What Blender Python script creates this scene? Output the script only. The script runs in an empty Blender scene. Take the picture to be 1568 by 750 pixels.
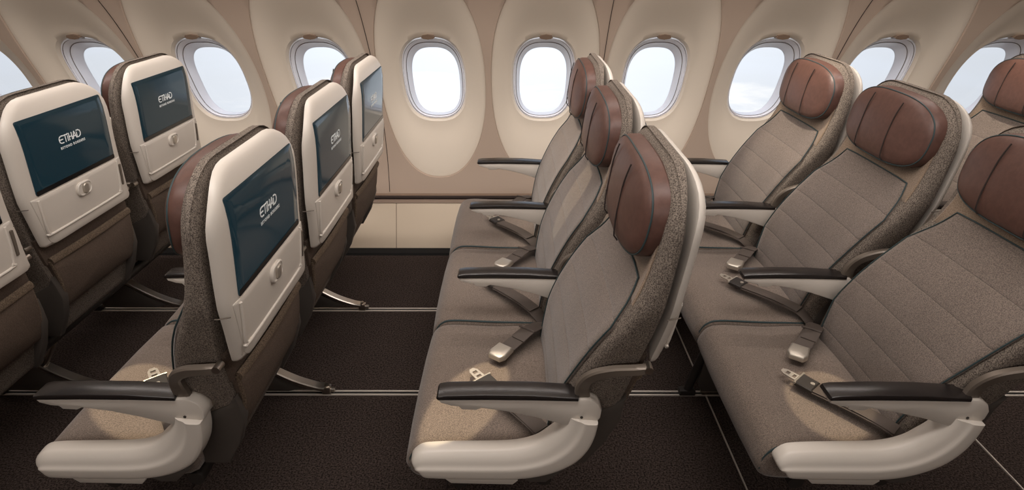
import bpy, bmesh, math, random
from mathutils import Vector, Matrix
random.seed(4)
S = bpy.context.scene
COL = S.collection
PI = math.pi
sin, cos = math.sin, math.cos

# ------------------------------------------------------------------ camera
PITCH, YAW, CAM_H, FPX = .4726, -.0019, 1.3777, 869.94
cd = bpy.data.cameras.new('camera'); cam = bpy.data.objects.new('camera', cd); COL.objects.link(cam)
cam.location = (0, 0, CAM_H)
cam.rotation_euler = (PI/2 - PITCH, 0, -YAW)
cd.sensor_fit = 'HORIZONTAL'; cd.sensor_width = 36; cd.lens = FPX/1568*36
cd.clip_start = .02; cd.clip_end = 200
S.camera = cam
S.view_settings.view_transform = 'Standard'; S.view_settings.look = 'None'
S.view_settings.exposure = 0; S.view_settings.gamma = 1
S.view_settings.use_curve_mapping = False

# ------------------------------------------------------------------ sky: bright haze over a cloud deck
W = bpy.data.worlds.new('sky'); S.world = W; W.use_nodes = True
nt = W.node_tree; nt.nodes.clear()
def N(nt, t, **k):
    n = nt.nodes.new(t)
    for a, b in k.items():
        if a.startswith('i_'):
            n.inputs[a[2:].replace('_', ' ')].default_value = b
        else: setattr(n, a, b)
    return n
tc = N(nt, 'ShaderNodeTexCoord'); sep = N(nt, 'ShaderNodeSeparateXYZ')
nt.links.new(tc.outputs['Generated'], sep.inputs[0])
mp = N(nt, 'ShaderNodeMapping'); mp.inputs['Scale'].default_value = (1.3, 1.3, 7)
nt.links.new(tc.outputs['Generated'], mp.inputs[0])
nz = N(nt, 'ShaderNodeTexNoise', i_Scale=2.6, i_Detail=6.0, i_Roughness=.6)
nt.links.new(mp.outputs[0], nz.inputs['Vector'])
ad = N(nt, 'ShaderNodeMath', operation='MULTIPLY_ADD'); ad.inputs[1].default_value = .34
nt.links.new(nz.outputs[0], ad.inputs[0]); nt.links.new(sep.outputs['Z'], ad.inputs[2])
ra = N(nt, 'ShaderNodeValToRGB'); nt.links.new(ad.outputs[0], ra.inputs[0])
e = ra.color_ramp.elements
e[0].position = 0; e[0].color = (.86, .88, .90, 1)
e[1].position = .9; e[1].color = (.62, .72, .86, 1)
ra.color_ramp.interpolation = 'EASE'
# the ramp reads z in -1..1 shifted below
sh = N(nt, 'ShaderNodeMapRange'); sh.inputs['From Min'].default_value = -.46; sh.inputs['From Max'].default_value = .54
nt.links.new(ad.outputs[0], sh.inputs[0]); nt.links.new(sh.outputs[0], ra.inputs[0])
for p, c in ((.18, (.98, .98, .99, 1)), (.33, (1.0, 1.0, 1.0, 1)), (.375, (1.0, .99, .98, 1)), (.43, (.80, .83, .88, 1)), (.55, (.82, .86, .93, 1))):
    x = e.new(p); x.color = c
bgn = N(nt, 'ShaderNodeBackground', i_Strength=1.3); nt.links.new(ra.outputs[0], bgn.inputs[0])
pw_ = N(nt, 'ShaderNodeMath', operation='POWER'); pw_.inputs[1].default_value = 8.0; pw_.use_clamp = True
mx_ = N(nt, 'ShaderNodeMath', operation='MAXIMUM'); mx_.inputs[1].default_value = 0
st_ = N(nt, 'ShaderNodeMath', operation='MULTIPLY_ADD'); st_.inputs[1].default_value = .55; st_.inputs[2].default_value = .86
nt.links.new(sep.outputs['Y'], mx_.inputs[0]); nt.links.new(mx_.outputs[0], pw_.inputs[0]); nt.links.new(pw_.outputs[0], st_.inputs[0])
nt.links.new(st_.outputs[0], bgn.inputs['Strength'])
ow = N(nt, 'ShaderNodeOutputWorld'); nt.links.new(bgn.outputs[0], ow.inputs[0])

# ------------------------------------------------------------------ ceiling lamp and added fill lights
def aim(o, d): o.rotation_euler = Vector(d).to_track_quat('-Z', 'Y').to_euler()
def area(name, loc, d, sx, sy, power, col):
    l = bpy.data.lights.new(name, 'AREA'); l.shape = 'RECTANGLE'; l.size = sx; l.size_y = sy
    l.energy = power; l.color = col
    o = bpy.data.objects.new(name, l); COL.objects.link(o); o.location = loc; aim(o, d); return o
def spot(name, loc, tgt, deg, power, sc=(1, 1), blend=.12, col=(1, .84, .58)):
    l = bpy.data.lights.new(name, 'SPOT'); l.energy = power; l.spot_size = math.radians(deg); l.spot_blend = blend
    l.shadow_soft_size = .008; l.color = col
    o = bpy.data.objects.new(name, l); COL.objects.link(o); o.location = loc
    aim(o, Vector(tgt)-Vector(loc)); o.scale = (sc[0], sc[1], 1); return o
area('ceiling_wash_light', (-.15, .75, 2.14), (0, .40, -1), 2.8, .5, 36, (1, .93, .885))
area('opposite_side_fill_light', (-.2, -.95, 1.66), (0, 1, -.28), 3.6, .25, 15, (1, .93, .885))  # added fill from the aisle side, brightens the overhanging window wall
area('sidewall_fill_light', (0, 2.02, 1.72), (0, .30, -1), 5.6, .12, 48, (1, .925, .875))  # added lamp, gives wall and window seats the look of daylight
area('upper_wall_fill_light', (-.1, 1.40, 1.74), (0, .85, -.42), 4.6, .10, 7, (1, .925, .875))  # added fill aimed at the upper window wall

# ------------------------------------------------------------------ materials
def srgb(r, g, b):
    f = lambda c: (c/255/12.92 if c/255 <= .04045 else ((c/255+.055)/1.055)**2.4)
    return (f(r), f(g), f(b), 1)
MATS = {}
def mat(name, col, rough=.5, metal=0, spec=.5, noise=None, bump=None, col2=None, coat=0, stripes=None, coord='Object', sheen=0):
    if name in MATS: return MATS[name]
    m = bpy.data.materials.new(name); m.use_nodes = True; t = m.node_tree
    b = t.nodes['Principled BSDF']
    b.inputs['Base Color'].default_value = col; b.inputs['Roughness'].default_value = rough
    b.inputs['Metallic'].default_value = metal; b.inputs['Specular IOR Level'].default_value = spec
    b.inputs['Coat Weight'].default_value = coat
    b.inputs['Sheen Weight'].default_value = sheen
    tc = N(t, 'ShaderNodeTexCoord')
    h = None
    if noise:
        n = N(t, 'ShaderNodeTexNoise', i_Scale=noise, i_Detail=3.0, i_Roughness=.65)
        t.links.new(tc.outputs[coord], n.inputs['Vector'])
        if col2:
            r = N(t, 'ShaderNodeValToRGB'); r.color_ramp.elements[0].position = .38; r.color_ramp.elements[1].position = .62
            r.color_ramp.elements[0].color = col2; r.color_ramp.elements[1].color = col
            t.links.new(n.outputs[0], r.inputs[0])
            # slow wear variation
            n2 = N(t, 'ShaderNodeTexNoise', i_Scale=7.0, i_Detail=2.0); t.links.new(tc.outputs[coord], n2.inputs['Vector'])
            hs = N(t, 'ShaderNodeHueSaturation'); mr = N(t, 'ShaderNodeMapRange')
            mr.inputs['To Min'].default_value = .88; mr.inputs['To Max'].default_value = 1.12
            t.links.new(n2.outputs[0], mr.inputs[0]); t.links.new(mr.outputs[0], hs.inputs['Value'])
            t.links.new(r.outputs[0], hs.inputs['Color']); t.links.new(hs.outputs[0], b.inputs['Base Color'])
        h = n.outputs[0]
    if bump:
        bp = N(t, 'ShaderNodeBump'); bp.inputs['Strength'].default_value = bump; bp.inputs['Distance'].default_value = .002
        t.links.new(h, bp.inputs['Height']); last = bp
        t.links.new(bp.outputs[0], b.inputs['Normal'])
        if stripes:   # sewn quilting lines, a groove every `stripes` metres of height
            sp = N(t, 'ShaderNodeSeparateXYZ'); t.links.new(tc.outputs[coord], sp.inputs[0])
            a = N(t, 'ShaderNodeMath', operation='MULTIPLY'); a.inputs[1].default_value = PI/stripes
            t.links.new(sp.outputs['Z'], a.inputs[0])
            s_ = N(t, 'ShaderNodeMath', operation='SINE'); t.links.new(a.outputs[0], s_.inputs[0])
            ab = N(t, 'ShaderNodeMath', operation='ABSOLUTE'); t.links.new(s_.outputs[0], ab.inputs[0])
            pw = N(t, 'ShaderNodeMath', operation='POWER'); pw.inputs[1].default_value = .28
            t.links.new(ab.outputs[0], pw.inputs[0])
            b2 = N(t, 'ShaderNodeBump'); b2.inputs['Strength'].default_value = .7; b2.inputs['Distance'].default_value = .006
            t.links.new(pw.outputs[0], b2.inputs['Height']); t.links.new(bp.outputs[0], b2.inputs['Normal'])
            t.links.new(b2.outputs[0], b.inputs['Normal'])
    MATS[name] = m; return m
M_seat   = mat('taupe_weave', srgb(129, 116, 107), .9, spec=.2, noise=430, col2=srgb(90, 80, 73), bump=.35, stripes=.083, sheen=.25)
M_cush   = mat('taupe_cushion_weave', srgb(132, 118, 107), .9, spec=.2, noise=430, col2=srgb(91, 80, 72), bump=.35, sheen=.25)
M_tweed  = mat('coarse_tweed', srgb(138, 127, 116), .95, spec=.2, noise=430, col2=srgb(66, 58, 53), bump=.5)
M_yoke   = mat('beige_weave', srgb(146, 128, 110), .9, spec=.2, noise=420, col2=srgb(114, 97, 82), bump=.35, sheen=.2)
M_leather= mat('brown_leather', srgb(90, 64, 56), .42, spec=.35, noise=60, col2=srgb(82, 58, 51), bump=.12)
M_pipe   = mat('teal_piping', srgb(40, 58, 60), .6)
M_stitch = mat('dark_stitch', srgb(38, 26, 22), .8)
M_cream  = mat('cream_shell', srgb(203, 195, 185), .38, spec=.5, noise=600, bump=.03)
M_groove = mat('shell_groove', srgb(96, 86, 76), .7)
M_pad    = mat('black_armrest_pad', srgb(30, 26, 25), .27, spec=.6, noise=500, bump=.05)
M_screen = mat('screen_glass', srgb(12, 28, 34), .10, spec=.35)
_b = M_screen.node_tree.nodes['Principled BSDF']; _b.inputs['Emission Color'].default_value = srgb(27, 50, 59); _b.inputs['Emission Strength'].default_value = .45   # the display is switched on
M_bezel  = mat('screen_black', srgb(10, 11, 13), .2)
M_white  = mat('logo_white', srgb(236, 240, 240), .6)
M_metal  = mat('satin_steel', srgb(190, 182, 172), .28, metal=1)
M_bronze = mat('bronze_bracket', srgb(112, 102, 92), .4, metal=.35)
M_buckle = mat('brushed_buckle', srgb(196, 188, 176), .38, metal=.75)
M_strap  = mat('grey_webbing', srgb(80, 71, 65), .65, spec=.3, noise=700, bump=.3)
M_dark   = mat('dark_plastic', srgb(40, 35, 32), .55)
M_cover  = mat('grey_lower_cover', srgb(78, 72, 67), .5)
M_pocket = mat('pocket_cloth', srgb(100, 86, 75), .9, spec=.2, noise=420, col2=srgb(78, 66, 58), bump=.3)
M_trim   = mat('pocket_trim_cloth', srgb(122, 106, 90), .9, spec=.2, noise=380, col2=srgb(78, 66, 55), bump=.4)
M_carpet = mat('speckled_carpet', srgb(78, 67, 62), 1.0, spec=.1, noise=190, col2=srgb(30, 25, 23), bump=.8)
M_wall   = mat('sidewall_rose_beige', srgb(178, 159, 143), .55, spec=.3, noise=300, bump=.03)
M_shroud = mat('window_surround_cream', srgb(214, 202, 186), .5, spec=.3, noise=300, bump=.03)
M_dado   = mat('lower_panel_beige', srgb(205, 189, 168), .5, spec=.3, noise=300, bump=.03)
M_liner  = mat('window_liner_white', srgb(232, 232, 238), .3, spec=.5)
M_gasket = mat('gasket_grey', srgb(96, 84, 78), .6)
M_tab    = mat('shade_tab_brown', srgb(122, 102, 86), .5)
M_ceil   = mat('ceiling_panel', srgb(205, 192, 176), .6)
M_black  = mat('shadow_gap_black', srgb(12, 10, 9), .9)
M_rail   = mat('rail_steel', srgb(205, 196, 186), .45, metal=.25)
M_red    = mat('red_webbing', srgb(120, 22, 30), .7)
def glass():
    m = bpy.data.materials.new('window_acrylic'); m.use_nodes = True; t = m.node_tree; t.nodes.clear()
    tr = N(t, 'ShaderNodeBsdfTransparent'); tr.inputs[0].default_value = (.97, .98, .99, 1)
    gl = N(t, 'ShaderNodeBsdfGlossy'); gl.inputs['Roughness'].default_value = .02
    fr = N(t, 'ShaderNodeFresnel'); fr.inputs[0].default_value = 1.3
    mx = N(t, 'ShaderNodeMixShader'); o = N(t, 'ShaderNodeOutputMaterial')
    ge = N(t, 'ShaderNodeNewGeometry'); iv = N(t, 'ShaderNodeMath', operation='SUBTRACT'); iv.inputs[0].default_value = 1
    ml = N(t, 'ShaderNodeMath', operation='MULTIPLY')
    t.links.new(ge.outputs['Backfacing'], iv.inputs[1]); t.links.new(iv.outputs[0], ml.inputs[0]); t.links.new(fr.outputs[0], ml.inputs[1])
    t.links.new(ml.outputs[0], mx.inputs[0]); t.links.new(tr.outputs[0], mx.inputs[1]); t.links.new(gl.outputs[0], mx.inputs[2])
    t.links.new(mx.outputs[0], o.inputs[0]); return m
M_glass = glass()

# ------------------------------------------------------------------ mesh helpers
def obj(name, data, m=None, parent=None, smooth=True):
    """data: (verts, faces) or bmesh -> ONE mesh object"""
    me = bpy.data.meshes.new(name)
    if isinstance(data, bmesh.types.BMesh):
        bmesh.ops.recalc_face_normals(data, faces=data.faces[:]); data.to_mesh(me); data.free()
    else:
        bm = bmesh.new(); vs = [bm.verts.new(v) for v in data[0]]
        for f in data[1]:
            try: bm.faces.new([vs[i] for i in f])
            except ValueError: pass
        bmesh.ops.remove_doubles(bm, verts=bm.verts[:], dist=1e-5)
        bmesh.ops.recalc_face_normals(bm, faces=bm.faces[:]); bm.to_mesh(me); bm.free()
    if m: me.materials.append(m)
    for p in me.polygons: p.use_smooth = smooth
    if smooth: me.set_sharp_from_angle(angle=math.radians(38))
    o = bpy.data.objects.new(name, me); COL.objects.link(o)
    if parent: o.parent = parent
    return o
def loft(rings, cap0=True, cap1=True, closed=True, close_loft=False):
    V, F = [], []; n = len(rings[0])
    for r in rings: V += [tuple(p) for p in r]
    L = len(rings)
    for k in range(L if close_loft else L-1):
        a, b = k*n, ((k+1) % L)*n
        for i in range(n if closed else n-1):
            j = (i+1) % n
            F.append((a+i, a+j, b+j, b+i))
    def cap(base):
        c = Vector((0, 0, 0))
        for i in range(n): c += Vector(V[base+i])
        c /= n; V.append(tuple(c)); ci = len(V)-1
        for i in range(n): F.append((base+i, base+(i+1) % n, ci))
    if cap0: cap(0)
    if cap1: cap((L-1)*n)
    return V, F
def join(*parts):
    V, F = [], []
    for v, f in parts:
        o = len(V); V += list(v); F += [tuple(i+o for i in q) for q in f]
    return V, F
def tube(path, r, n=8, closed=False, flat=None):
    """round (or flattened: flat=(half width vec scale, half height)) tube along points"""
    pts = [Vector(p) for p in path]; rings = []; L = len(pts); up = None
    for k in range(L):
        if closed: d = pts[(k+1) % L]-pts[k-1]
        else: d = pts[min(k+1, L-1)]-pts[max(k-1, 0)]
        d.normalize()
        if up is None:
            up = Vector((0, 0, 1)) if abs(d.z) < .9 else Vector((1, 0, 0))
        a = d.cross(up).normalized(); up = a.cross(d).normalized()
        ra, rb = (flat if flat else (r, r))
        rings.append([pts[k]+a*ra*cos(2*PI*i/n)+up*rb*sin(2*PI*i/n) for i in range(n)])
    return loft(rings, not closed, not closed, close_loft=closed)
def smooth_path(P, n=6, closed=False):
    """Catmull-Rom"""
    P = [Vector(p) for p in P]; L = len(P); out = []
    for k in range(L if closed else L-1):
        if closed: a, b, c, d = P[k-1], P[k], P[(k+1) % L], P[(k+2) % L]
        else: a, b, c, d = P[max(k-1, 0)], P[k], P[k+1], P[min(k+2, L-1)]
        for i in range(n):
            t = i/n
            out.append(.5*((2*b)+(c-a)*t+(2*a-5*b+4*c-d)*t*t+(-a+3*b-3*c+d)*t**3))
    if not closed: out.append(P[-1])
    return out
def box(x0, x1, y0, y1, z0, z1, bev=0):
    bm = bmesh.new(); bmesh.ops.create_cube(bm, size=1)
    for v in bm.verts:
        v.co = Vector(((x0+x1)/2+v.co.x*(x1-x0), (y0+y1)/2+v.co.y*(y1-y0), (z0+z1)/2+v.co.z*(z1-z0)))
    if bev: bmesh.ops.bevel(bm, geom=bm.edges[:], offset=bev, segments=2, profile=.5, affect='EDGES')
    bm.verts.index_update()
    V = [tuple(v.co) for v in bm.verts]; F = [tuple(v.index for v in f.verts) for f in bm.faces]; bm.free()
    return V, F
def interp(tab, z):
    if z <= tab[0][0]: return tab[0][1]
    for (a, b), (c, d) in zip(tab, tab[1:]):
        if z <= c:
            return b+(d-b)*(z-a)/(c-a)
    return tab[-1][1]
def spline(tab, z):
    """smooth interpolation through (z, value)"""
    if z <= tab[0][0]: return tab[0][1]
    if z >= tab[-1][0]: return tab[-1][1]
    k = max(i for i in range(len(tab)-1) if tab[i][0] <= z)
    g = lambda i: tab[max(0, min(len(tab)-1, i))]
    (z0, a), (z1, b), (z2, c), (z3, d) = g(k-1), g(k), g(k+1), g(k+2)
    h = z2-z1; t = (z-z1)/h
    m1 = (c-a)/(z2-z0)*h if z2 > z0 else 0; m2 = (d-b)/(z3-z1)*h if z3 > z1 else 0
    return (2*t**3-3*t*t+1)*b+(t**3-2*t*t+t)*m1+(-2*t**3+3*t*t)*c+(t**3-t*t)*m2
def inset(P, d):
    """move a closed CCW 2D outline inwards by d"""
    out = []; n = len(P)
    for i in range(n):
        a, b, c = P[i-1], P[i], P[(i+1) % n]
        e1 = Vector((b[0]-a[0], b[1]-a[1])); e2 = Vector((c[0]-b[0], c[1]-b[1]))
        if e1.length < 1e-9: e1 = e2
        if e2.length < 1e-9: e2 = e1
        e1.normalize(); e2.normalize()
        nn = Vector((-e1.y-e2.y, e1.x+e2.x))
        if nn.length < 1e-6: nn = Vector((-e1.y, e1.x))
        nn.normalize(); k = max(.5, nn.dot(Vector((-e1.y, e1.x))))
        out.append((b[0]+nn.x*d/k, b[1]+nn.y*d/k))
    return out
def rrect(cx, cz, hw, hh, rt, rb, n=7):
    """CCW outline, top corners rt, bottom corners rb"""
    P = []
    for (sx, sz, r, a0) in ((1, -1, rb, -PI/2), (1, 1, rt, 0), (-1, 1, rt, PI/2), (-1, -1, rb, PI)):
        ox, oz = cx+sx*(hw-r), cz+sz*(hh-r)
        for i in range(n+1):
            a = a0+PI/2*i/n; P.append((ox+r*cos(a), oz+r*sin(a)))
    return P
def densify(P, step):
    out = []; n = len(P)
    for i in range(n):
        a, b = P[i], P[(i+1) % n]; L = math.dist(a, b); k = max(1, int(L/step))
        for j in range(k): out.append((a[0]+(b[0]-a[0])*j/k, a[1]+(b[1]-a[1])*j/k))
    return out
def plate(P, layers, ufun, fill=5, bulge=None, back_cap=True):
    """solid that follows the surface u = ufun(v, z): outline P in (v, z); layers (inset, offset) from back to front;
    the front is filled by rings shrinking to the middle; bulge(s) adds an offset, s = 1 edge .. 0 middle"""
    rings = []
    for ins, off in layers:
        Q = inset(P, ins) if ins else P
        rings.append([(ufun(v, z)+off, v, z) for v, z in Q])
    Q = inset(P, layers[-1][0]) if layers[-1][0] else P
    c = (sum(p[0] for p in Q)/len(Q), sum(p[1] for p in Q)/len(Q)); off = layers[-1][1]
    for k in range(1, fill+1):
        s = 1-k/(fill+.35)
        b = bulge(s) if bulge else 0
        rings.append([(ufun(c[0]+(v-c[0])*s, c[1]+(z-c[1])*s)+off+b, c[0]+(v-c[0])*s, c[1]+(z-c[1])*s) for v, z in Q])
    return loft(rings, back_cap, True)
def extrude(P, y0, y1, bev):
    """(x, z) outline extruded along y with rounded rims"""
    rings = []
    for ins, y in ((bev, y0), (bev*.3, y0+bev*.3), (0, y0+bev), (0, y1-bev), (bev*.3, y1-bev*.3), (bev, y1)):
        Q = inset(P, ins) if ins else P
        rings.append([(a, y, b) for a, b in Q])
    V, F = loft(rings, False, False); n = len(P)
    F.append(tuple(range(n))); F.append(tuple(range(len(V)-n, len(V))))
    return V, F

def tag(o, label=None, cat=None, group=None, kind=None):
    for k, v in (('label', label), ('category', cat), ('group', group), ('kind', kind)):
        if v: o[k] = v
    return o
def empty(name, loc=(0, 0, 0), **k):
    o = bpy.data.objects.new(name, None); COL.objects.link(o); o.location = loc; o.empty_display_size = .1
    return tag(o, **k)
def struct(name, data, m, parent=None, smooth=True):
    o = obj(name, data, m, parent, smooth)
    o['kind'] = 'structure'
    return o

# ================================================================== THE CABIN SHELL
X0, X1 = -3.82, 3.57
PROF = [(.25, 2.775), (.40, 2.805), (.55, 2.808), (.70, 2.785), (.85, 2.738), (1.0, 2.668), (1.12, 2.60), (1.21, 2.535), (1.4, 2.375), (1.6, 2.17), (1.80, 1.95)]
wy = lambda z: spline(PROF, z)
# floor (carpet)
struct('floor', box(X0, X1, -1.62, 2.64, -.05, 0), M_carpet, smooth=False)
# ---- left wall with oval cut-outs, one cell per window
CELL = .53; WX = [-.382+CELL*n for n in range(-6, 8)]
OCZ, OA, OB0, OB1 = .83, .252, .485, .50
def oval(t, grow=0):
    c_, s_ = cos(t), sin(t)
    b = OB1 if s_ > 0 else OB0
    ex = 2/2.25
    return (abs(c_)**ex*math.copysign(OA+grow, c_), abs(s_)**ex*math.copysign(b+grow, s_))
ZLO, ZHI = .25, 1.79
corners = [math.atan2(dz, dx) for dx in (CELL/2, -CELL/2) for dz in (ZLO-OCZ, ZHI-OCZ)]
ANG = sorted(set([round(-PI+2*PI*(i+.5)/112, 6) for i in range(112)]+[round(a, 6) for a in corners]))
# parameter angles of the oval for each true direction (solve numerically)
def oval_dir(a):
    best = None
    lo, hi = a-PI/2, a+PI/2
    for _ in range(3):
        for k in range(61):
            t = lo+(hi-lo)*k/60; x, z = oval(t); d = abs(math.remainder(math.atan2(z, x)-a, 2*PI))
            if best is None or d < best[0]: best = (d, t)
        w = (hi-lo)/30; lo, hi = best[1]-w, best[1]+w
    return best[1]
OT = [oval_dir(a) for a in ANG]
def cellring(cx, s):
    """s=0 at the oval, s=1 at the cell border"""
    R = []
    for a, t in zip(ANG, OT):
        ox, oz = oval(t, .0)
        dx, dz = cos(a), sin(a)
        k = min((CELL/2)/abs(dx) if abs(dx) > 1e-9 else 9e9, ((ZHI-OCZ) if dz > 0 else (OCZ-ZLO))/abs(dz) if abs(dz) > 1e-9 else 9e9)
        bx, bz = dx*k, dz*k
        x, z = ox+(bx-ox)*s, oz+(bz-oz)*s
        R.append((cx+x, wy(OCZ+z), OCZ+z))
    return R
parts = []
for cx in WX:
    r0 = cellring(cx, 0)
    rr = [[(x, y+.022, z) for x, y, z in r0], [(x, y+.004, z) for x, y, z in r0]]
    r1 = cellring(cx, .02); rr.append(r1)
    for s in (.15, .3, .5, .75, 1): rr.append(cellring(cx, s))
    # soften the lip
    parts.append(loft(rr, False, False))
struct('wall_left', join(*parts), M_wall)
# ---- lower panels (below the ledge) as one wall piece, slanting in to the floor
struct('wall_lower', join(box(0, 0, 0, 0, 0, 0)) if False else loft([[(x, 2.615, .015), (x, 2.635, .012), (x, 2.735, .228), (x, 2.722, .232)] for x in (X0, X1)]), M_dado, smooth=False)
struct('trim_1', loft([[(x, 2.718, .232), (x, 2.76, .232), (x, 2.79, .262), (x, 2.772, .262), (x, 2.735, .246)] for x in (X0, X1)]), M_tab, smooth=False)
struct('trim_2', box(X0, X1, 2.732, 2.80, .249, .2565), M_stitch, smooth=False)
struct('kick_gap_shade_left', loft([[(x, 2.575, .0), (x, 2.66, .0), (x, 2.66, .02), (x, 2.61, .022), (x, 2.58, .012)] for x in (X0, X1)]), M_black, smooth=False)  # black strip stands in for the shade of the kick recess
# panel joints
k = 3
for cx in (-.6465-1.06, -.6465, -.6465+1.06, -.6465+2.12, -.6465-2.12):
    P = [(cx, wy(z)-.0008, z) for z in [.27+.03*i for i in range(50)]]
    struct('trim_%d' % k, tube(P, .0016, 5), M_stitch); k += 1
for cx in (-.605-1.06, -.605, -.605+1.06, -.605+2.12, -.605-2.12, -.605-.53*5):
    P = [(cx, 2.615+.107*t, .015+.217*t) for t in (0, .25, .5, .75, 1)]
    struct('trim_%d' % k, tube(P, .0016, 5), M_tab); k += 1
# ---- ceiling, overhead, far wall, end bulkheads
cp = [(2.0, 1.76), (1.62, 1.72), (1.45, 1.78), (1.42, 2.02), (1.30, 2.14), (.9, 2.2), (.3, 2.22), (-.4, 2.2), (-.8, 2.05), (-1.1, 1.75)]
cp2 = cp+[(y*1.02+.02, z+.06) for y, z in reversed(cp)]
struct('ceiling', loft([[(x, y, z) for y, z in cp2] for x in (X0, X1)], False, False), M_ceil, smooth=False)
rw = [(-1.1, 1.8), (-1.35, 1.3), (-1.5, .8), (-1.52, .4), (-1.42, 0)]
rw2 = rw+[(y-.06, z) for y, z in reversed(rw)]
struct('wall_right', loft([[(x, y, z) for y, z in rw2] for x in (X0, X1)], False, False), M_wall, smooth=False)
struct('wall_front', box(X0-.05, X0, -1.6, 2.78, 0, 2.3), M_wall, smooth=False)
struct('wall_back', box(X1, X1+.05, -1.6, 2.78, 0, 2.3), M_wall, smooth=False)

# ---- windows
def sup(cx, cz, a, b, n=56, ex=3.0):
    return [(cx+abs(cos(t))**(2/ex)*math.copysign(a, cos(t)), cz+abs(sin(t))**(2/ex)*math.copysign(b, sin(t))) for t in [2*PI*(i+.5)/n for i in range(n)]]
WCZ = .838
def ringd(P, d, cx=0): return [(cx+x, wy(z)+d, z) for x, z in P]
NW = 96
ovl = [(oval(2*PI*(i+.5)/NW, .003)[0], OCZ+oval(2*PI*(i+.5)/NW, .003)[1]) for i in range(NW)]
rimA, rimB = .158, .214
rim = sup(0, WCZ, rimA, rimB, NW, 2.7)
rings = [ringd(ovl, .018), ringd([(x*.985, OCZ+(z-OCZ)*.99) for x, z in ovl], .010)]
for t in (.08, .2, .35, .5, .65, .8, .92, 1):
    P = [(a[0]+(b[0]-a[0])*t, a[1]+(b[1]-a[1])*t) for a, b in zip(ovl, rim)]
    rings.append(ringd(P, .008+.060*t**1.6-(.010 if t == 1 else .004 if t == .92 else 0)))
rings.append(ringd(sup(0, WCZ, rimA-.004, rimB-.004, NW, 2.7), .066))
rings.append(ringd(sup(0, WCZ, rimA-.008, rimB-.008, NW, 2.7), .072))
rings.append(ringd(sup(0, WCZ, rimA-.009, rimB-.009, NW, 2.7), .085))
shroud_d = loft(rings, False, False)
lin = [(.001, .076), (.005, .074), (.009, .088), (.013, .091), (.0145, .104), (.018, .107), (.020, .122), (.027, .140), (.030, .152), (.034, .160)]
drop = lambda d: -.26*max(0, d-.076)
ringz = lambda P, d: [(x, wy(z)+d, z+drop(d)) for x, z in P]
liner_d = loft([ringz(sup(0, WCZ, rimA-.008-a, rimB-.010-a*1.0, NW, 2.8), d) for a, d in lin], False, False)
gask_d = join(tube([Vector(p) for p in ringd(sup(0, WCZ, rimA-.0125, rimB-.0145, 64, 2.7), .079)], .0022, 6, closed=True),
              tube([Vector(p) for p in ringz(sup(0, WCZ, rimA-.008-.0165, rimB-.010-.0165, 64, 2.8), .106)], .0016, 6, closed=True))
gp = sup(0, WCZ, rimA-.008-.0325, rimB-.010-.0325, 56, 2.8)
pane_d = loft([ringz(gp, .156), ringz(gp, .159)])
tabP = [(-.030, 0), (-.022, -.006), (0, -.009), (.022, -.006), (.030, 0), (.024, .010), (0, .014), (-.024, .010)]
tab_d = loft([[(x, wy(WCZ+rimB+z)+.045, WCZ+rimB-.006+z) for x, z in tabP], [(x, wy(WCZ+rimB+z)+.085, WCZ+rimB-.006+z) for x, z in tabP]])
protoW = None
for i, cx in enumerate(WX):
    if i in (0, len(WX)-1): pass
    w = empty('window_%d' % (i+1), (cx, 0, 0), kind='structure')
    if protoW is None:
        kids = []
        for nm, d, m in (('window_surround', shroud_d, M_shroud), ('window_frame', liner_d, M_liner), ('gasket', gask_d, M_gasket), ('pane', pane_d, M_glass), ('shade_handle', tab_d, M_tab)):
            kids.append(obj(nm, d, m, w))
        protoW = kids
    else:
        for kd in protoW:
            c = kd.copy(); COL.objects.link(c); c.parent = w

# ---- floor rails and carpet joints
def rail(y, n):
    global k
    for dy in (-.009, .009):
        struct('trim_%d' % k, box(X0, X1, y+dy-.0035, y+dy+.0035, -.001, .004), M_rail, smooth=False); k += 1
    struct('trim_%d' % k, box(X0, X1, y-.0055, y+.0055, -.001, .0012), M_black, smooth=False); k += 1
rail(1.545, 0); rail(2.072, 1)
for x in (-1.88, -.93, -.192, .676, 1.474, 2.3):
    struct('trim_%d' % k, box(x-.002, x+.002, -1.5, 2.6, -.001, .0045), M_rail if x > .5 else M_stitch, smooth=False); k += 1

# ================================================================== THE SEAT  (local: x backwards from armrest tip, y away from aisle, z up)
VC, HW = .178, .214          # middle and half width of the back
UF = [(.28, .245), (.38, .248), (.47, .262), (.56, .283), (.68, .328), (.80, .389), (.90, .416), (1.0, .430), (1.04, .434), (1.08, .438)]
UR = [(.28, .32), (.36, .345), (.44, .38), (.52, .400), (.60, .412), (.66, .420), (.75, .437), (.85, .450), (.95, .459), (1.03, .460), (1.13, .455)]
US = [(.60, .450), (.66, .458), (.74, .470), (.83, .480), (.92, .490), (.97, .493), (1.01, .489), (1.04, .481), (1.07, .468)]
uf = lambda z: spline(UF, z)
ur = lambda z: spline(UR, z)
us = lambda z: spline(US, z)
def hw(z):
    if z > .932: return HW-.120+math.sqrt(max(0, .120**2-(z-.932)**2))
    return HW
VN = [(.30, .062), (.40, .056), (.50, .042), (.60, .012), (.70, -.014), (.79, -.034), (.85, VC-HW)]
VFF = [(.30, .505), (.50, .502), (.60, .470), (.70, .430), (.79, .400), (.85, VC+HW)]
VFR = [(.30, .430), (.50, .430), (.60, .420), (.70, .405), (.79, .395), (.85, VC+HW)]
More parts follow.
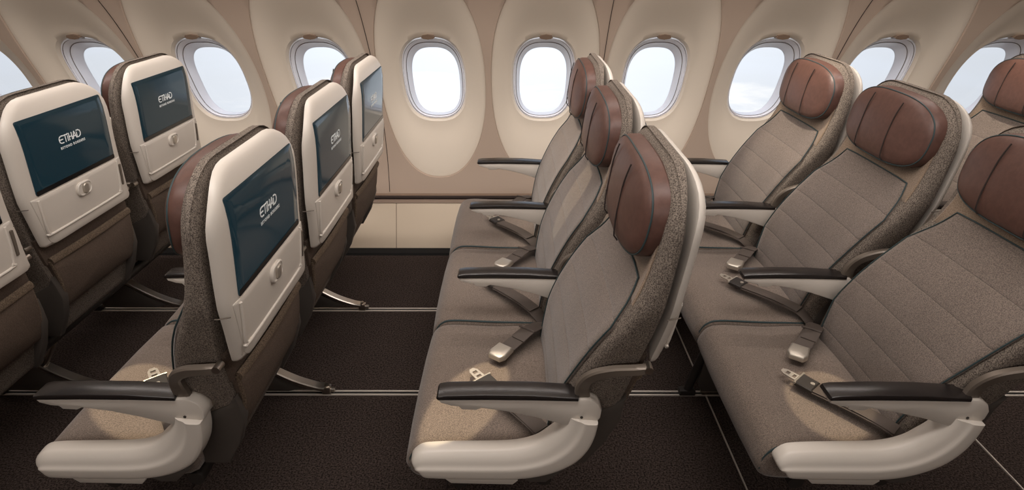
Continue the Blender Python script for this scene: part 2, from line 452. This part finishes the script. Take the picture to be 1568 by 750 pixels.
def warp(o, front=1.0):
    """the back widens and shifts towards the wall side below the shoulder"""
    for v in o.data.vertices:
        x, y, z = v.co
        if z > .85: continue
        f = front if front is not None else max(0, min(1, (ur(z)-x)/max(.03, ur(z)-uf(z))))
        n_ = interp(VN, z); f_ = interp(VFR, z)*(1-f)+interp(VFF, z)*f
        v.co.y = n_+(y-(VC-HW))/(2*HW)*(f_-n_)
    return o
def make_seat():
    root = empty('aircraft_seat')
    # --- cushion
    prof = smooth_path([(a, 0, b) for a, b in ((.26, .368), (.10, .372), (-.02, .378), (-.065, .368), (-.088, .335), (-.088, .305), (-.062, .275), (.02, .268), (.15, .272), (.26, .29))], 5, closed=True)
    prof = [(p.x, p.z) for p in prof][::-1]
    # orient CCW
    ar = sum(prof[i-1][0]*prof[i][1]-prof[i][0]*prof[i-1][1] for i in range(len(prof)))
    if ar < 0: prof = prof[::-1]
    y0, y1 = .036, .532
    rings = []
    for ins, y in ((.03, y0+.002), (.016, y0+.002), (.006, y0+.006), (.001, y0+.014), (0, y0+.03), (-.003, y0+.12), (-.004, (y0+y1)/2), (-.003, y1-.12), (0, y1-.03), (.001, y1-.014), (.006, y1-.006), (.016, y1-.002), (.03, y1-.002)):
        rings.append([(a, y, b) for a, b in (inset(prof, ins) if ins else prof)])
    V, F = loft(rings)
    cu = obj('seat_cushion', (V, F), M_cush, root)
    for yy, s in ((y0+.0075, 1),):
        P = [(a, yy, b) for a, b in ((.24, .3665), (.10, .370), (-.02, .3755), (-.058, .365), (-.078, .337), (-.080, .305))]
        obj('piping', tube(smooth_path(P, 5), .0030, 6), M_pipe, cu)
    # --- back body
    fr = lambda v, z: uf(z)+.010*(1-min(1, abs((v-VC)/(HW-.03)))**4)
    out = densify(rrect(VC, (.30+1.054)/2, HW, (1.054-.30)/2, .122, .03, 9), .02)
    bc = (VC, .70)
    def lay(ins, fn, s_=1):
        Q = inset(out, ins) if ins else out
        Q = [(bc[0]+(v-bc[0])*s_, bc[1]+(z-bc[1])*s_) for v, z in Q]
        return [(fn(v, z), v, z) for v, z in Q]
    rings = [lay(.024, lambda v, z: ur(z), s_) for s_ in (.1, .3, .5, .7, .85)]
    rings += [lay(.024, lambda v, z: ur(z)), lay(.010, lambda v, z: ur(z)-.002), lay(.003, lambda v, z: ur(z)-.006), lay(0, lambda v, z: ur(z)-.014),
              lay(0, lambda v, z: uf(z)+.026), lay(.003, lambda v, z: uf(z)+.014), lay(.010, lambda v, z: uf(z)+.005), lay(.022, lambda v, z: uf(z)+.0005), lay(.036, lambda v, z: fr(v, z))]
    rings += [lay(.036, fr, s_) for s_ in (.93, .86, .79, .72, .65, .58, .5, .42, .34, .26, .18, .1)]
    bk = warp(obj('backrest', loft(rings), M_tweed, root), None)
    # yoke + centre panel, set into the front
    fr = lambda v, z: uf(z)+.010*(1-min(1, abs((v-VC)/(HW-.03)))**4)
    yoke = densify([(VC-.190, .79), (VC+.190, .79), (VC+.184, .94), (VC+.14, 1.01), (VC-.14, 1.01), (VC-.184, .94)], .03)
    warp(obj('back_yoke', plate(yoke, [(0, .01), (0, -.001), (.004, -.0035)], fr, 6), M_yoke, bk))
    w0 = .186
    pan = [(VC-w0+.012, .36), (VC+w0-.012, .36), (VC+w0, .50), (VC+w0+.006, .65), (VC+w0+.008, .735), (VC+.152, .832), (VC-.152, .832), (VC-w0-.008, .735), (VC-w0-.006, .65), (VC-w0, .50)]
    pand = densify(pan, .025)
    cpn = warp(obj('center_panel', plate(pand, [(0, .012), (0, -.003), (.004, -.0075), (.012, -.010)], fr, 12, bulge=lambda s: -.004*(1-s*s)), M_seat, bk))
    run = pan[1:]+[pan[0]]
    dr = []
    for a, b in zip(run, run[1:-1]+[run[-1]]):
        pass
    path = [pan[1], pan[2], pan[3], pan[4], pan[5], pan[6], pan[7], pan[8], pan[9], pan[0]]
    dense = []
    for a, b in zip(path, path[1:]):
        for i in range(6): dense.append((a[0]+(b[0]-a[0])*i/6, a[1]+(b[1]-a[1])*i/6))
    dense.append(path[-1])
    warp(obj('piping', tube([(fr(v, z)-.0075, v, z) for v, z in dense], .0018, 6), M_pipe, bk))
    # --- headrest
    ho = []
    for i in range(64):
        t = 2*PI*(i+.5)/64; c_, s_ = cos(t), sin(t)
        ex = 2/(3.9 if s_ < 0 else 2.9)
        x = abs(c_)**ex*math.copysign(.190, c_); z = abs(s_)**ex*math.copysign(.087, s_)
        x *= 1-.05*(z/.083 if z > 0 else z/.083*-.8)
        z -= .006*(1-(x/.192)**2)*(1 if z < 0 else -1)*1
        ho.append((VC+x, .953+z))
    fu = lambda v, z: uf(z)+.000-.012*(1-min(1, abs((v-VC)/.2))**2)
    hr = obj('headrest', plate(ho, [(.03, .022), (.008, .016), (0, .006), (0, -.012), (.003, -.022), (.010, -.030), (.02, -.034)], fu, 7, bulge=lambda s: -.012*(1-s**2.4)), M_leather, root)
    pl = inset(ho, .0035)
    obj('piping', tube([(fu(v, z)-.0235, v, z) for v, z in pl], .0017, 6, closed=True), M_pipe, hr)
    for sx in (-.066, .066):
        P = []
        for i in range(17):
            z = .867+(1.026-.867)*i/16; s = abs((z-.953)/.092)
            v = VC+sx+.008*(1-s*s)-0.02*(z-.966)/.08*0
            edge = max(abs(v-VC)/.19, s)
            d = -.034-.012*(1-min(1, max(edge, 0))**2.4)
            if s > .93: d = -.029
            P.append((fu(v, z)+d-.0002, v, z))
        obj('stitch_line', tube(P, .0017, 5), M_stitch, hr)
    # --- rear shell
    so = densify(rrect(VC, (.641+1.046)/2, HW-.007, (1.046-.641)/2, .112, .010, 8), .02)
    usv = lambda v, z: us(z)-.018*min(1, abs((v-VC)/HW))**12
    sh_ = warp(obj('back_shell', plate(so, [(.004, -.011), (0, -.008), (0, -.004), (.003, .001), (.010, .004), (.02, .005)], usv, 7), M_cream, root), 0)
    SW = .167; z0, z1 = .797, .998
    # groove lines of the moulding: seam below the screen on both sides
    for sd in (-1, 1):
        obj('shell_seam', tube([(usv(VC+sd*(HW+.003), .772)-.009, VC+sd*(HW-.0068), .772), (usv(VC+sd*HW, .772)-.003, VC+sd*(HW-.0068), .772), (usv(VC+sd*.19, .772)+.0048, VC+sd*.200, .772)], .0012, 5), M_groove, sh_)
    tray = densify(rrect(VC, (.646+.792)/2, .190, .073, .004, .016, 4), .02)
    tt = warp(obj('tray_table', plate(tray, [(0, -.006), (0, .0060), (.002, .0072)], usv, 5), M_cream, sh_), 0)
    lip = [(VC-.168, .785), (VC-.164, .700), (VC-.158, .685), (VC-.142, .678), (VC+.142, .678), (VC+.158, .685), (VC+.164, .700), (VC+.168, .785)]
    obj('tray_lip', tube([(usv(p.x, p.y)+.0072, p.x, p.y) for p in smooth_path([(a, b, 0) for a, b in lip], 4)], .0038, 8), M_cream, tt)
    lt = densify(rrect(VC+.002, .757, .031, .021, .019, .019, 6), .02)
    la = obj('tray_latch', plate(lt, [(0, .006), (0, .0125), (.002, .0145), (.0045, .0145), (.006, .0125)], usv, 2), M_cream, sh_)
    tg = densify(rrect(VC+.002, .757, .011, .0155, .009, .009, 5), .02)
    obj('latch_toggle', plate(tg, [(0, .010), (0, .0165), (.002, .0185)], usv, 2), M_buckle, la)
    sl = densify(rrect(VC+.181, .735, .0045, .035, .003, .003, 3), .02)
    obj('side_slot', plate(sl, [(0, .004), (0, .0112)], usv, 1), M_groove, sh_)
    # --- screen
    fs = densify(rrect(VC, (z0+z1)/2, SW, (z1-z0)/2, .006, .006, 3), .03)
    sc = obj('screen', plate(fs, [(0, -.004), (0, .0056), (.0010, .0062)], lambda v, z: us(z), 6), M_screen, root)
    bz = densify(rrect(VC, z0+.006, SW-.001, .0065, .003, .003, 2), .03)
    obj('screen_bezel', plate(bz, [(0, .0), (0, .0068)], lambda v, z: us(z), 1), M_bezel, sc)
    # lettering (ETIHAD / BEYOND BORDERS)
    K = [[(.80, 1), (.35, 1), (.1, .85), (0, .5), (.1, .15), (.35, 0), (.80, 0)], [(.05, .5), (.72, .5)],
         [(.92, .98), (1.62, .98)], [(1.27, .98), (1.27, .0)],
         [(1.74, .70), (1.74, 0.0)], [(1.66, .9), (1.82, 1.06)],
         [(2.04, 1.0), (2.04, 0)], [(2.04, .48), (2.58, .48)], [(2.58, 1.0), (2.58, .0)],
         [(2.78, .0), (3.13, 1.0), (3.50, .0)], [(2.58, .33), (3.40, .33)],
         [(3.62, 1), (4.02, 1), (4.32, .82), (4.42, .5), (4.32, .18), (4.02, 0), (3.62, 0), (3.62, .75)]]
    hgt = .0195; wd = 4.35*hgt; parts_ = []
    zc, vc = .905, VC-wd/2
    for st in K:
        for a, b in zip(st, st[1:]):
            A = Vector((a[0]*hgt+.15*0, a[1]*hgt)); B = Vector((b[0]*hgt, b[1]*hgt)); d = (B-A); L = d.length; d.normalize(); n_ = Vector((-d.y, d.x))*.00145
            A -= d*.0008; B += d*.0008
            q = [A-n_, B-n_, B+n_, A+n_]
            rr = []
            for off in (.0058, .0068):
                rr.append([(us(zc+p.y)+off, vc+p.x, zc+p.y) for p in q])
            parts_.append(loft(rr))
    obj('logo_lettering', join(*parts_), M_white, sc, smooth=False)
    cu_ = bpy.data.curves.new('t', 'FONT'); cu_.body = 'BEYOND BORDERS'; cu_.size = .0098; cu_.space_character = 1.25; cu_.extrude = .0002; cu_.align_x = 'CENTER'; cu_.offset = .0002
    to = bpy.data.objects.new('t', cu_); COL.objects.link(to)
    bpy.context.view_layer.update()
    me = bpy.data.meshes.new_from_object(to); bpy.data.objects.remove(to)
    for v in me.vertices:
        x, y, zz = v.co; z = .8885+y
        v.co = (us(z)+.0067+zz, VC+.006+x, z)
    me.materials.clear(); me.materials.append(M_white)
    tl = bpy.data.objects.new('tagline_lettering', me); COL.objects.link(tl); tl.parent = sc
    # --- lower rear: cloth, pocket, covers
    urv = lambda v, z: ur(z)
    pk = densify([(VC-.196, .40), (VC+.196, .40), (VC+.200, .585), (VC-.200, .585)], .03)
    pk_ = warp(obj('seat_pocket', plate(pk, [(0, -.01), (0, .010), (.006, .016)], urv, 5, bulge=lambda s: .010*(1-s*s)), M_pocket, root), 0)
    warp(obj('pocket_trim', tube([(urv(0, .587)+.016+.006*(1-(s/.19)**2), VC+s, .587) for s in [-.196+.392*i/14 for i in range(15)]], .010, 8, flat=(.007, .012)), M_trim, pk_), 0)
    for sd in (-1, 1):
        warp(obj('pocket_trim', tube([(urv(0, z)+.010, VC+sd*.194, z) for z in (.585, .54, .5, .46, .41)], .006, 8), M_trim, pk_), 0)
    up = densify([(VC-.205, .575), (VC+.205, .575), (VC+.205, .665), (VC-.205, .665)], .03)
    warp(obj('back_cloth', plate(up, [(0, -.01), (0, .006), (.004, .009)], urv, 3), M_pocket, root), 0)
    lc = [(.27, .30), (.33, .30), (.372, .37), (.402, .45), (.405, .53), (.38, .50), (.30, .46), (.275, .38)]
    warp(obj('lower_cover', extrude(densify(lc, .03), VC-HW-.004, VC-HW+.028, .006), M_cover, root), 0)
    warp(obj('lower_cover', extrude(densify(lc, .03), VC+HW-.028, VC+HW+.004, .006), M_cover, root), 0)
    # --- hinge bracket near side and far side
    for sd in (-1, 1):
        yo = (lambda a: a) if sd < 0 else (lambda a: .415-a*.2)
        yy = yo(-.026)
        P = smooth_path([(.308, yo(.020), .530), (.306, yo(.012), .580), (.320, yo(-.002), .616), (.355, yo(-.016), .640), (.400, yy, .652), (.426, yy, .656)], 5)
        rings = []
        for j, p in enumerate(P):
            d = (P[min(j+1, len(P)-1)]-P[max(j-1, 0)]).normalized(); n_ = Vector((-d.z, 0, d.x))
            h_ = .017-.009*j/(len(P)-1)
            rings.append([p+n_*h_*c1+Vector((0, .009*c2, 0)) for c1, c2 in ((1, -.6), (.7, -1), (-.7, -1), (-1, -.6), (-1, .6), (-.7, 1), (.7, 1), (1, .6))])
        hb = obj('hinge_bracket', loft(rings), M_bronze, root)
        obj('hinge_bolt', tube([(.425, yy-.010, .657), (.425, yy+.012, .657)], .0085, 12), M_metal, hb)
    # --- belts
    make_belts(root)
    return root

def strap(path, w, th, name, root, m=M_strap):
    """flat webbing: path points with side vectors"""
    P = smooth_path([p for p, _ in path], 6); Sd = smooth_path([s for _, s in path], 6); rings = []
    for j, (p, s) in enumerate(zip(P, Sd)):
        d = (P[min(j+1, len(P)-1)]-P[max(j-1, 0)]).normalized(); s = (s-d*s.dot(d)).normalized(); n_ = s.cross(d).normalized()
        rings.append([p+s*w*a+n_*th*b for a, b in ((1, .4), (.85, 1), (0, .8), (-.85, 1), (-1, .4), (-1, -.4), (-.85, -1), (0, -.8), (.85, -1), (1, -.4))])
    return obj(name, loft(rings), m, root)
def make_belts(root):
    V3 = Vector
    # far strap, buckle at its end
    e = V3((.135, .362, .400)); d = V3((-.56, -.80, -.02)).normalized(); sd = V3((.80, -.56, 0)).normalized()
    path = [(V3((.262, .508, .385)), sd), (V3((.236, .482, .400)), sd), (V3((.200, .438, .412)), sd), (V3((.168, .398, .408)), sd), (e, sd)]
    s1 = strap(path, .022, .002, 'belt_strap', root)
    strap([(p+V3((.006, .0, .004)), s) for p, s in path[1:4]], .021, .0018, 'strap_fold', s1)
    kp = path[2][0]; loopb = tube([kp+sd*.026+V3((0, 0, .007)), kp+V3((0, 0, .009)), kp-sd*.026+V3((0, 0, .007))], .003, 6)
    obj('strap_keeper', loopb, M_strap, s1)
    def local(P, o, ax, ay, az): return [o+ax*p[0]+ay*p[1]+az*p[2] for p in P]
    ax, ay = d, sd; az = ax.cross(ay).normalized()
    if az.z < 0: az = -az
    o = e+V3((0, 0, .004))
    prof = [(-.012, -.024), (.030, -.027), (.046, -.018), (.046, .018), (.030, .027), (-.012, .024)]
    R_ = []
    for ins, h in ((.003, -.008), (0, -.005), (0, .006), (.003, .010), (.006, .011)):
        R_.append([o+ax*a+ay*b+az*h for a, b in (inset(prof, ins) if ins else prof)])
    bu = obj('buckle', loft(R_), M_buckle, s1)
    # near strap with tongue
    t0 = V3((.060, .266, .397)); t1 = V3((.240, .050, .385)); dd = (t0-t1).normalized(); sd = V3((-dd.y, dd.x, 0)).normalized()
    b = t0-dd*.045
    path = [(t1+V3((.02, -.01, -.02)), sd), (t1+dd*.02+V3((0, 0, .012)), sd), (t1+dd*.10+V3((0, 0, .014)), sd), (b, sd)]
    s2 = strap(path, .022, .002, 'belt_strap', root)
    strap([(p+V3((0, 0, .005)), s) for p, s in path[1:]], .020, .0018, 'strap_fold', s2)
    az = V3((0, 0, 1))
    o = b+V3((0, 0, .004))
    adj = [(-.03, -.024), (.012, -.025), (.018, -.020), (.018, .020), (.012, .025), (-.03, .024)]
    adj = adj if sum(adj[i-1][0]*adj[i][1]-adj[i][0]*adj[i-1][1] for i in range(6)) > 0 else adj[::-1]
    obj('adjuster', loft([[o+dd*a+sd*c_+az*h for a, c_ in (inset(adj, i_) if i_ else adj)] for i_, h in ((.002, -.004), (0, -.002), (0, .006), (.003, .009))]), M_dark, s2)
    obj('adjuster_pin', tube([o+dd*-.02+sd*.0+az*.008, o+dd*-.02+az*.0125], .0055, 10), M_buckle, s2)
    obj('adjuster_bar', tube([o+dd*.014-sd*.027+az*.006, o+dd*.014+sd*.027+az*.006], .0036, 8), M_buckle, s2)
    # tongue plate with a slot
    bm = bmesh.new(); ou = [(.012, -.014), (.050, -.012), (.060, -.006), (.060, .006), (.050, .012), (.012, .014)]
    i1 = [(.022, -.007), (.030, -.007), (.030, .007), (.022, .007)]; i2 = [(.038, -.006), (.048, -.006), (.048, .006), (.038, .006)]
    def bar(a, b, c, e2): return [(a, c), (b, c), (b, e2), (a, e2)]
    ps = []
    for q in ([(.012, -.014), (.050, -.012), (.058, -.007), (.048, -.006), (.012, -.007)], [(.012, .007), (.048, .006), (.058, .007), (.050, .012), (.012, .014)], bar(.012, .022, -.007, .007), bar(.030, .038, -.007, .007), bar(.048, .060, -.0065, .0065)):
        ps.append(loft([[o+dd*a+sd*c_+az*h for a, c_ in q] for h in (.001, .0045)]))
    bm.free()
    obj('latch_plate', join(*ps), M_buckle, s2, smooth=False)

ARM_T = [(0.004, .562), (.08, .5655), (.18, .5645), (.298, .556)]
def make_armrest(root, y0, kind):
    """kind: 'aisle' with hub, or 'inner'"""
    y1 = y0+.044
    x1 = .298 if kind == 'aisle' else .300
    body = [(.004, .549), (.008, .540), (.030, .532), (.046, .530), (.052, .522), (.082, .520), (.094, .526), (.150, .516), (.21, .500), (.262, .482), (.285, .474)]
    if kind == 'aisle':
        hub = [(.309+.040*cos(a), .512+.040*sin(a)) for a in [math.radians(t) for t in (-105, -80, -50, -20, 10, 40, 65, 80)]]
    else:
        hub = [(.300, .474), (.322, .49), (.322, .54), (.31, .55)]
    P = body+hub+[(x1, .551), (.20, .552), (.10, .5535)]
    ar = obj('armrest', extrude(densify(P, .03), y0+.001, y1-.001, .005), M_cream, root)
    pad = [(.0, .553), (.004, .549), (.10, .550), (.20, .549), (x1, .5465), (x1+.0, .557), (.20, .5645), (.10, .566), (.02, .5635), (.004, .560)]
    obj('armrest_pad', extrude(densify(pad, .03), y0-.002, y1+.002, .005), M_pad, ar)
    if kind == 'aisle':
        obj('hub_ring', tube([(.316, y1-.006, .522), (.316, y1+.014, .522)], .040, 28), M_metal, ar)
        obj('hub_cap', tube([(.316, y1+.013, .522), (.316, y1+.020, .522)], .044, 28), M_cream, ar)
        obj('hub_screw', tube([(.306, y0-.0005, .503), (.306, y0+.003, .503)], .0032, 10), M_dark, ar)
    return ar
def make_side_panel(root):
    st = [(-.061, .352, .004, .5), (-.059, .354, .012, .75), (-.053, .359, .022, .9), (-.040, .362, .031, .97), (-.018, .363, .0335, 1), (.02, .363, .0355, 1), (.07, .363, .0365, 1), (.12, .363, .0375, 1), (.165, .365, .0385, 1),
          (.205, .373, .040, 1), (.240, .388, .042, 1), (.268, .410, .044, 1), (.288, .436, .041, 1), (.300, .462, .037, 1), (.306, .484, .034, 1), (.308, .497, .033, 1)]
    P = smooth_path([(a, 0, b) for a, b, _, _ in st], 3); Hh = smooth_path([(h, w, 0) for _, _, h, w in st], 3); rings = []
    sec = [(.9, 1), (.2, 1.0), (-.25, .90), (-.62, .52), (-.80, .10), (-.97, -.12), (-1, -.35), (-.97, -.80), (-.85, -.95), (-.6, -1), (.9, -1), (1, -.5), (1, .5)]
    sec = smooth_path([(a, b, 0) for a, b in sec], 3, closed=True)
    for j, (p, hh) in enumerate(zip(P, Hh)):
        d = (P[min(j+1, len(P)-1)]-P[max(j-1, 0)]).normalized(); n_ = Vector((-d.z, 0, d.x))
        rings.append([p+n_*hh.x*q.y+Vector((0, .012+.026*hh.y*q.x, 0)) for q in sec])
    sp = obj('side_panel', loft(rings), M_cream, root)
    foot = [(.0, .330), (.02, .309), (.160, .305), (.172, .318), (.165, .330)]
    obj('panel_foot', extrude(foot[::-1] if sum(foot[i-1][0]*foot[i][1]-foot[i][0]*foot[i-1][1] for i in range(5)) < 0 else foot, -.006, .034, .003), M_cream, sp)
    f2 = [(.18, .318), (.20, .306), (.235, .306), (.275, .345), (.25, .352)]
    obj('panel_foot', extrude(f2[::-1] if sum(f2[i-1][0]*f2[i][1]-f2[i][0]*f2[i-1][1] for i in range(5)) < 0 else f2, .0, .032, .003), M_cover, sp)

def copy_tree(o, parent=None):
    c = o.copy(); COL.objects.link(c); c.parent = parent
    for ch in o.children: copy_tree(ch, c)
    return c

Y0 = .907; ROW = dict(Z=-1.763, A=-1.003, B=-.16, C=.658, D=1.452)
LAB = {
 ('Z', 0): 'seat mostly cut off by the left edge, nearest the aisle in leftmost row',
 ('Z', 1): 'brown seat with cream rear shell and large screen, second from windows in leftmost row',
 ('Z', 2): 'window seat of leftmost row, its rear screen reflecting the light',
 ('A', 0): 'nearest seat in left foreground, speckled side, rear screen, cream aisle armrest',
 ('A', 1): 'middle seat of the left foreground row, screen seen slanting between two others',
 ('A', 2): 'window seat of the left foreground row, narrow screen against the wall',
 ('B', 0): 'aisle seat in the centre row, brown leather headrest with teal piping and cream armrest',
 ('B', 1): 'middle seat in the centre row behind the aisle seat with the teal-piped headrest',
 ('B', 2): 'window seat in the centre row, pale lit backrest nearest the wall',
 ('C', 0): 'large dark taupe aisle seat in the right foreground with bright buckle on the cushion',
 ('C', 1): 'middle seat of the right foreground row, quilted back and full brown headrest',
 ('C', 2): 'window seat of the right foreground row, brown headrest in front of a window',
 ('D', 2): 'seat cut off by the right edge, only its headrest and upper back showing',
}
GRP = {'Z': 'seats of the leftmost row', 'A': 'seats of the left foreground row', 'B': 'seats of the centre row', 'C': 'seats of the right foreground row', 'D': 'seats at the right edge'}
proto = None
protoAll = make_seat()
aisle = copy_tree(protoAll); make_armrest(aisle, 0, 'aisle'); make_side_panel(aisle)
middle = copy_tree(protoAll); make_armrest(middle, 0, 'inner')
window = copy_tree(middle); make_armrest(window, .5, 'inner')
def kill(o):
    for c in list(o.children): kill(c)
    bpy.data.objects.remove(o)
kill(protoAll)
used = set()
for r in 'BACZD':
    for i, src in enumerate((aisle, middle, window)):
        if (r, i) not in LAB: continue
        if i not in used: o = src; used.add(i)
        else: o = copy_tree(src)
        o.name = 'aircraft_seat'
        o.location = (ROW[r]+(.04 if (r, i) == ('Z', 0) else 0), Y0+.5*i, 0)
        tag(o, LAB[(r, i)], 'airplane seat', GRP[r])

# ================================================================== UNDER-SEAT FRAMES
def make_frame():
    root = empty('seat_frame')
    for u, z in ((.03, .235), (.235, .245)):
        obj('cross_beam', tube([(u, Y0+.06, z), (u, 2.42, z)], .019, 16), M_dark, root)
    for y in (1.545, 2.072):
        P = smooth_path([(.03, y, .215), (.09, y, .175), (.16, y, .118), (.24, y, .066), (.31, y, .036), (.345, y, .028)], 5)
        rings = []
        for j, p in enumerate(P):
            d = (P[min(j+1, len(P)-1)]-P[max(j-1, 0)]).normalized(); n_ = Vector((-d.z, 0, d.x)); hh = .008
            rings.append([p+n_*hh*a+Vector((0, b*.017, 0)) for a, b in ((1, .8), (.6, 1), (-.6, 1), (-1, .8), (-1, -.8), (-.6, -1), (.6, -1), (1, -.8))])
        lg = obj('leg', loft(rings), M_metal, root)
        obj('foot_fitting', join(box(.335, .365, y-.012, y+.012, .004, .034, .003), tube([(.36, y, .018), (.378, y, .016)], .009, 10), tube([(.352, y, .03), (.352, y, .042)], .007, 8)), M_metal, lg)
        web = [(.0, .21), (-.02, .06), (.0, .02), (.22, .018), (.285, .034), (.19, .078), (.12, .130), (.06, .185)]
        obj('leg_web', extrude(web if sum(web[i-1][0]*web[i][1]-web[i][0]*web[i-1][1] for i in range(8)) > 0 else web[::-1], y-.011, y+.011, .003), M_cover, root)
        obj('front_leg', tube([(.0, y, .225), (-.03, y, .10), (-.045, y, .02)], .014, 12), M_dark, root)
        obj('front_foot', box(-.075, -.02, y-.014, y+.014, .002, .024, .003), M_dark, root)
    obj('brace', tube([(.235, 1.545, .235), (.15, 1.545, .11), (.13, 1.545, .05)], .008, 10), M_metal, root)
    return root
FL = {'B': 'dark frame and legs holding up the centre row of seats', 'A': 'steel legs and beams under the left foreground row, curved leg on the floor rail',
      'Z': 'steel legs and beams under the leftmost row, curved legs behind its cloth pockets', 'C': 'dark frame and legs under the right foreground row of seats'}
fr0 = make_frame()
for i, r in enumerate('BAZC'):
    o = fr0 if i == 0 else copy_tree(fr0)
    o.location = (ROW[r], 0, 0); o.name = 'seat_frame'
    tag(o, FL[r], 'seat frame', 'frames under the seat rows')
# rail clamp in front of the right foreground row
rc = empty('rail_clamp', (.69, 1.545, 0), label='small metal clamp on the floor rail in front of the right foreground seats', cat='clamp')
obj('clamp_body', box(-.03, .045, -.011, .011, .003, .020, .003), M_metal, rc)
obj('clamp_screw', tube([(-.012, 0, .016), (-.012, 0, .034)], .007, 10), M_dark, rc)
lv = smooth_path([(.735, 1.47, .10), (.742, 1.44, .06), (.735, 1.42, .03)], 4)
rp = obj('pull_strap', tube(lv, .006, 8, flat=(.010, .002)), M_red)
tag(rp, 'small dark red strap hanging under the front of the right foreground row', 'strap')

# ================================================================== READING LAMPS AND ADDED SEAT FILLS (overhead, out of the frame)
spot('reading_and_fill_spot', (-.96, 1.12, 1.70), (-.935, 1.10, .40), 15, 60, (.62, 1), .10)
spot('reading_and_fill_spot', (-.10, 1.12, 1.70), (-.115, 1.09, .42), 15.5, 70, (.45, 1), .08)
spot('reading_and_fill_spot', (.80, 1.12, 1.70), (.79, 1.09, .40), 11, 50, (.8, 1), .10)
spot('reading_and_fill_spot', (-.10, 1.66, 1.70), (.19, 1.62, .73), 12, 22, (.7, 1), .3)
spot('reading_and_fill_spot', (.66, 2.0, 1.68), (1.05, 2.04, .76), 34, 34, (.9, 1), .6, (1, .88, .72))  # reading lamp widened into an added warm fill on the window seat
spot('reading_and_fill_spot', (-.16, 2.05, 1.66), (.16, 2.10, .70), 30, 26, (.9, 1), .6, (1, .88, .72))  # added warm fill to brighten the centre row's window seat
spot('reading_and_fill_spot', (1.46, 2.0, 1.68), (1.84, 2.06, .86), 32, 34, (.9, 1), .6, (1, .88, .72))  # added warm fill on the seat back at the right edge
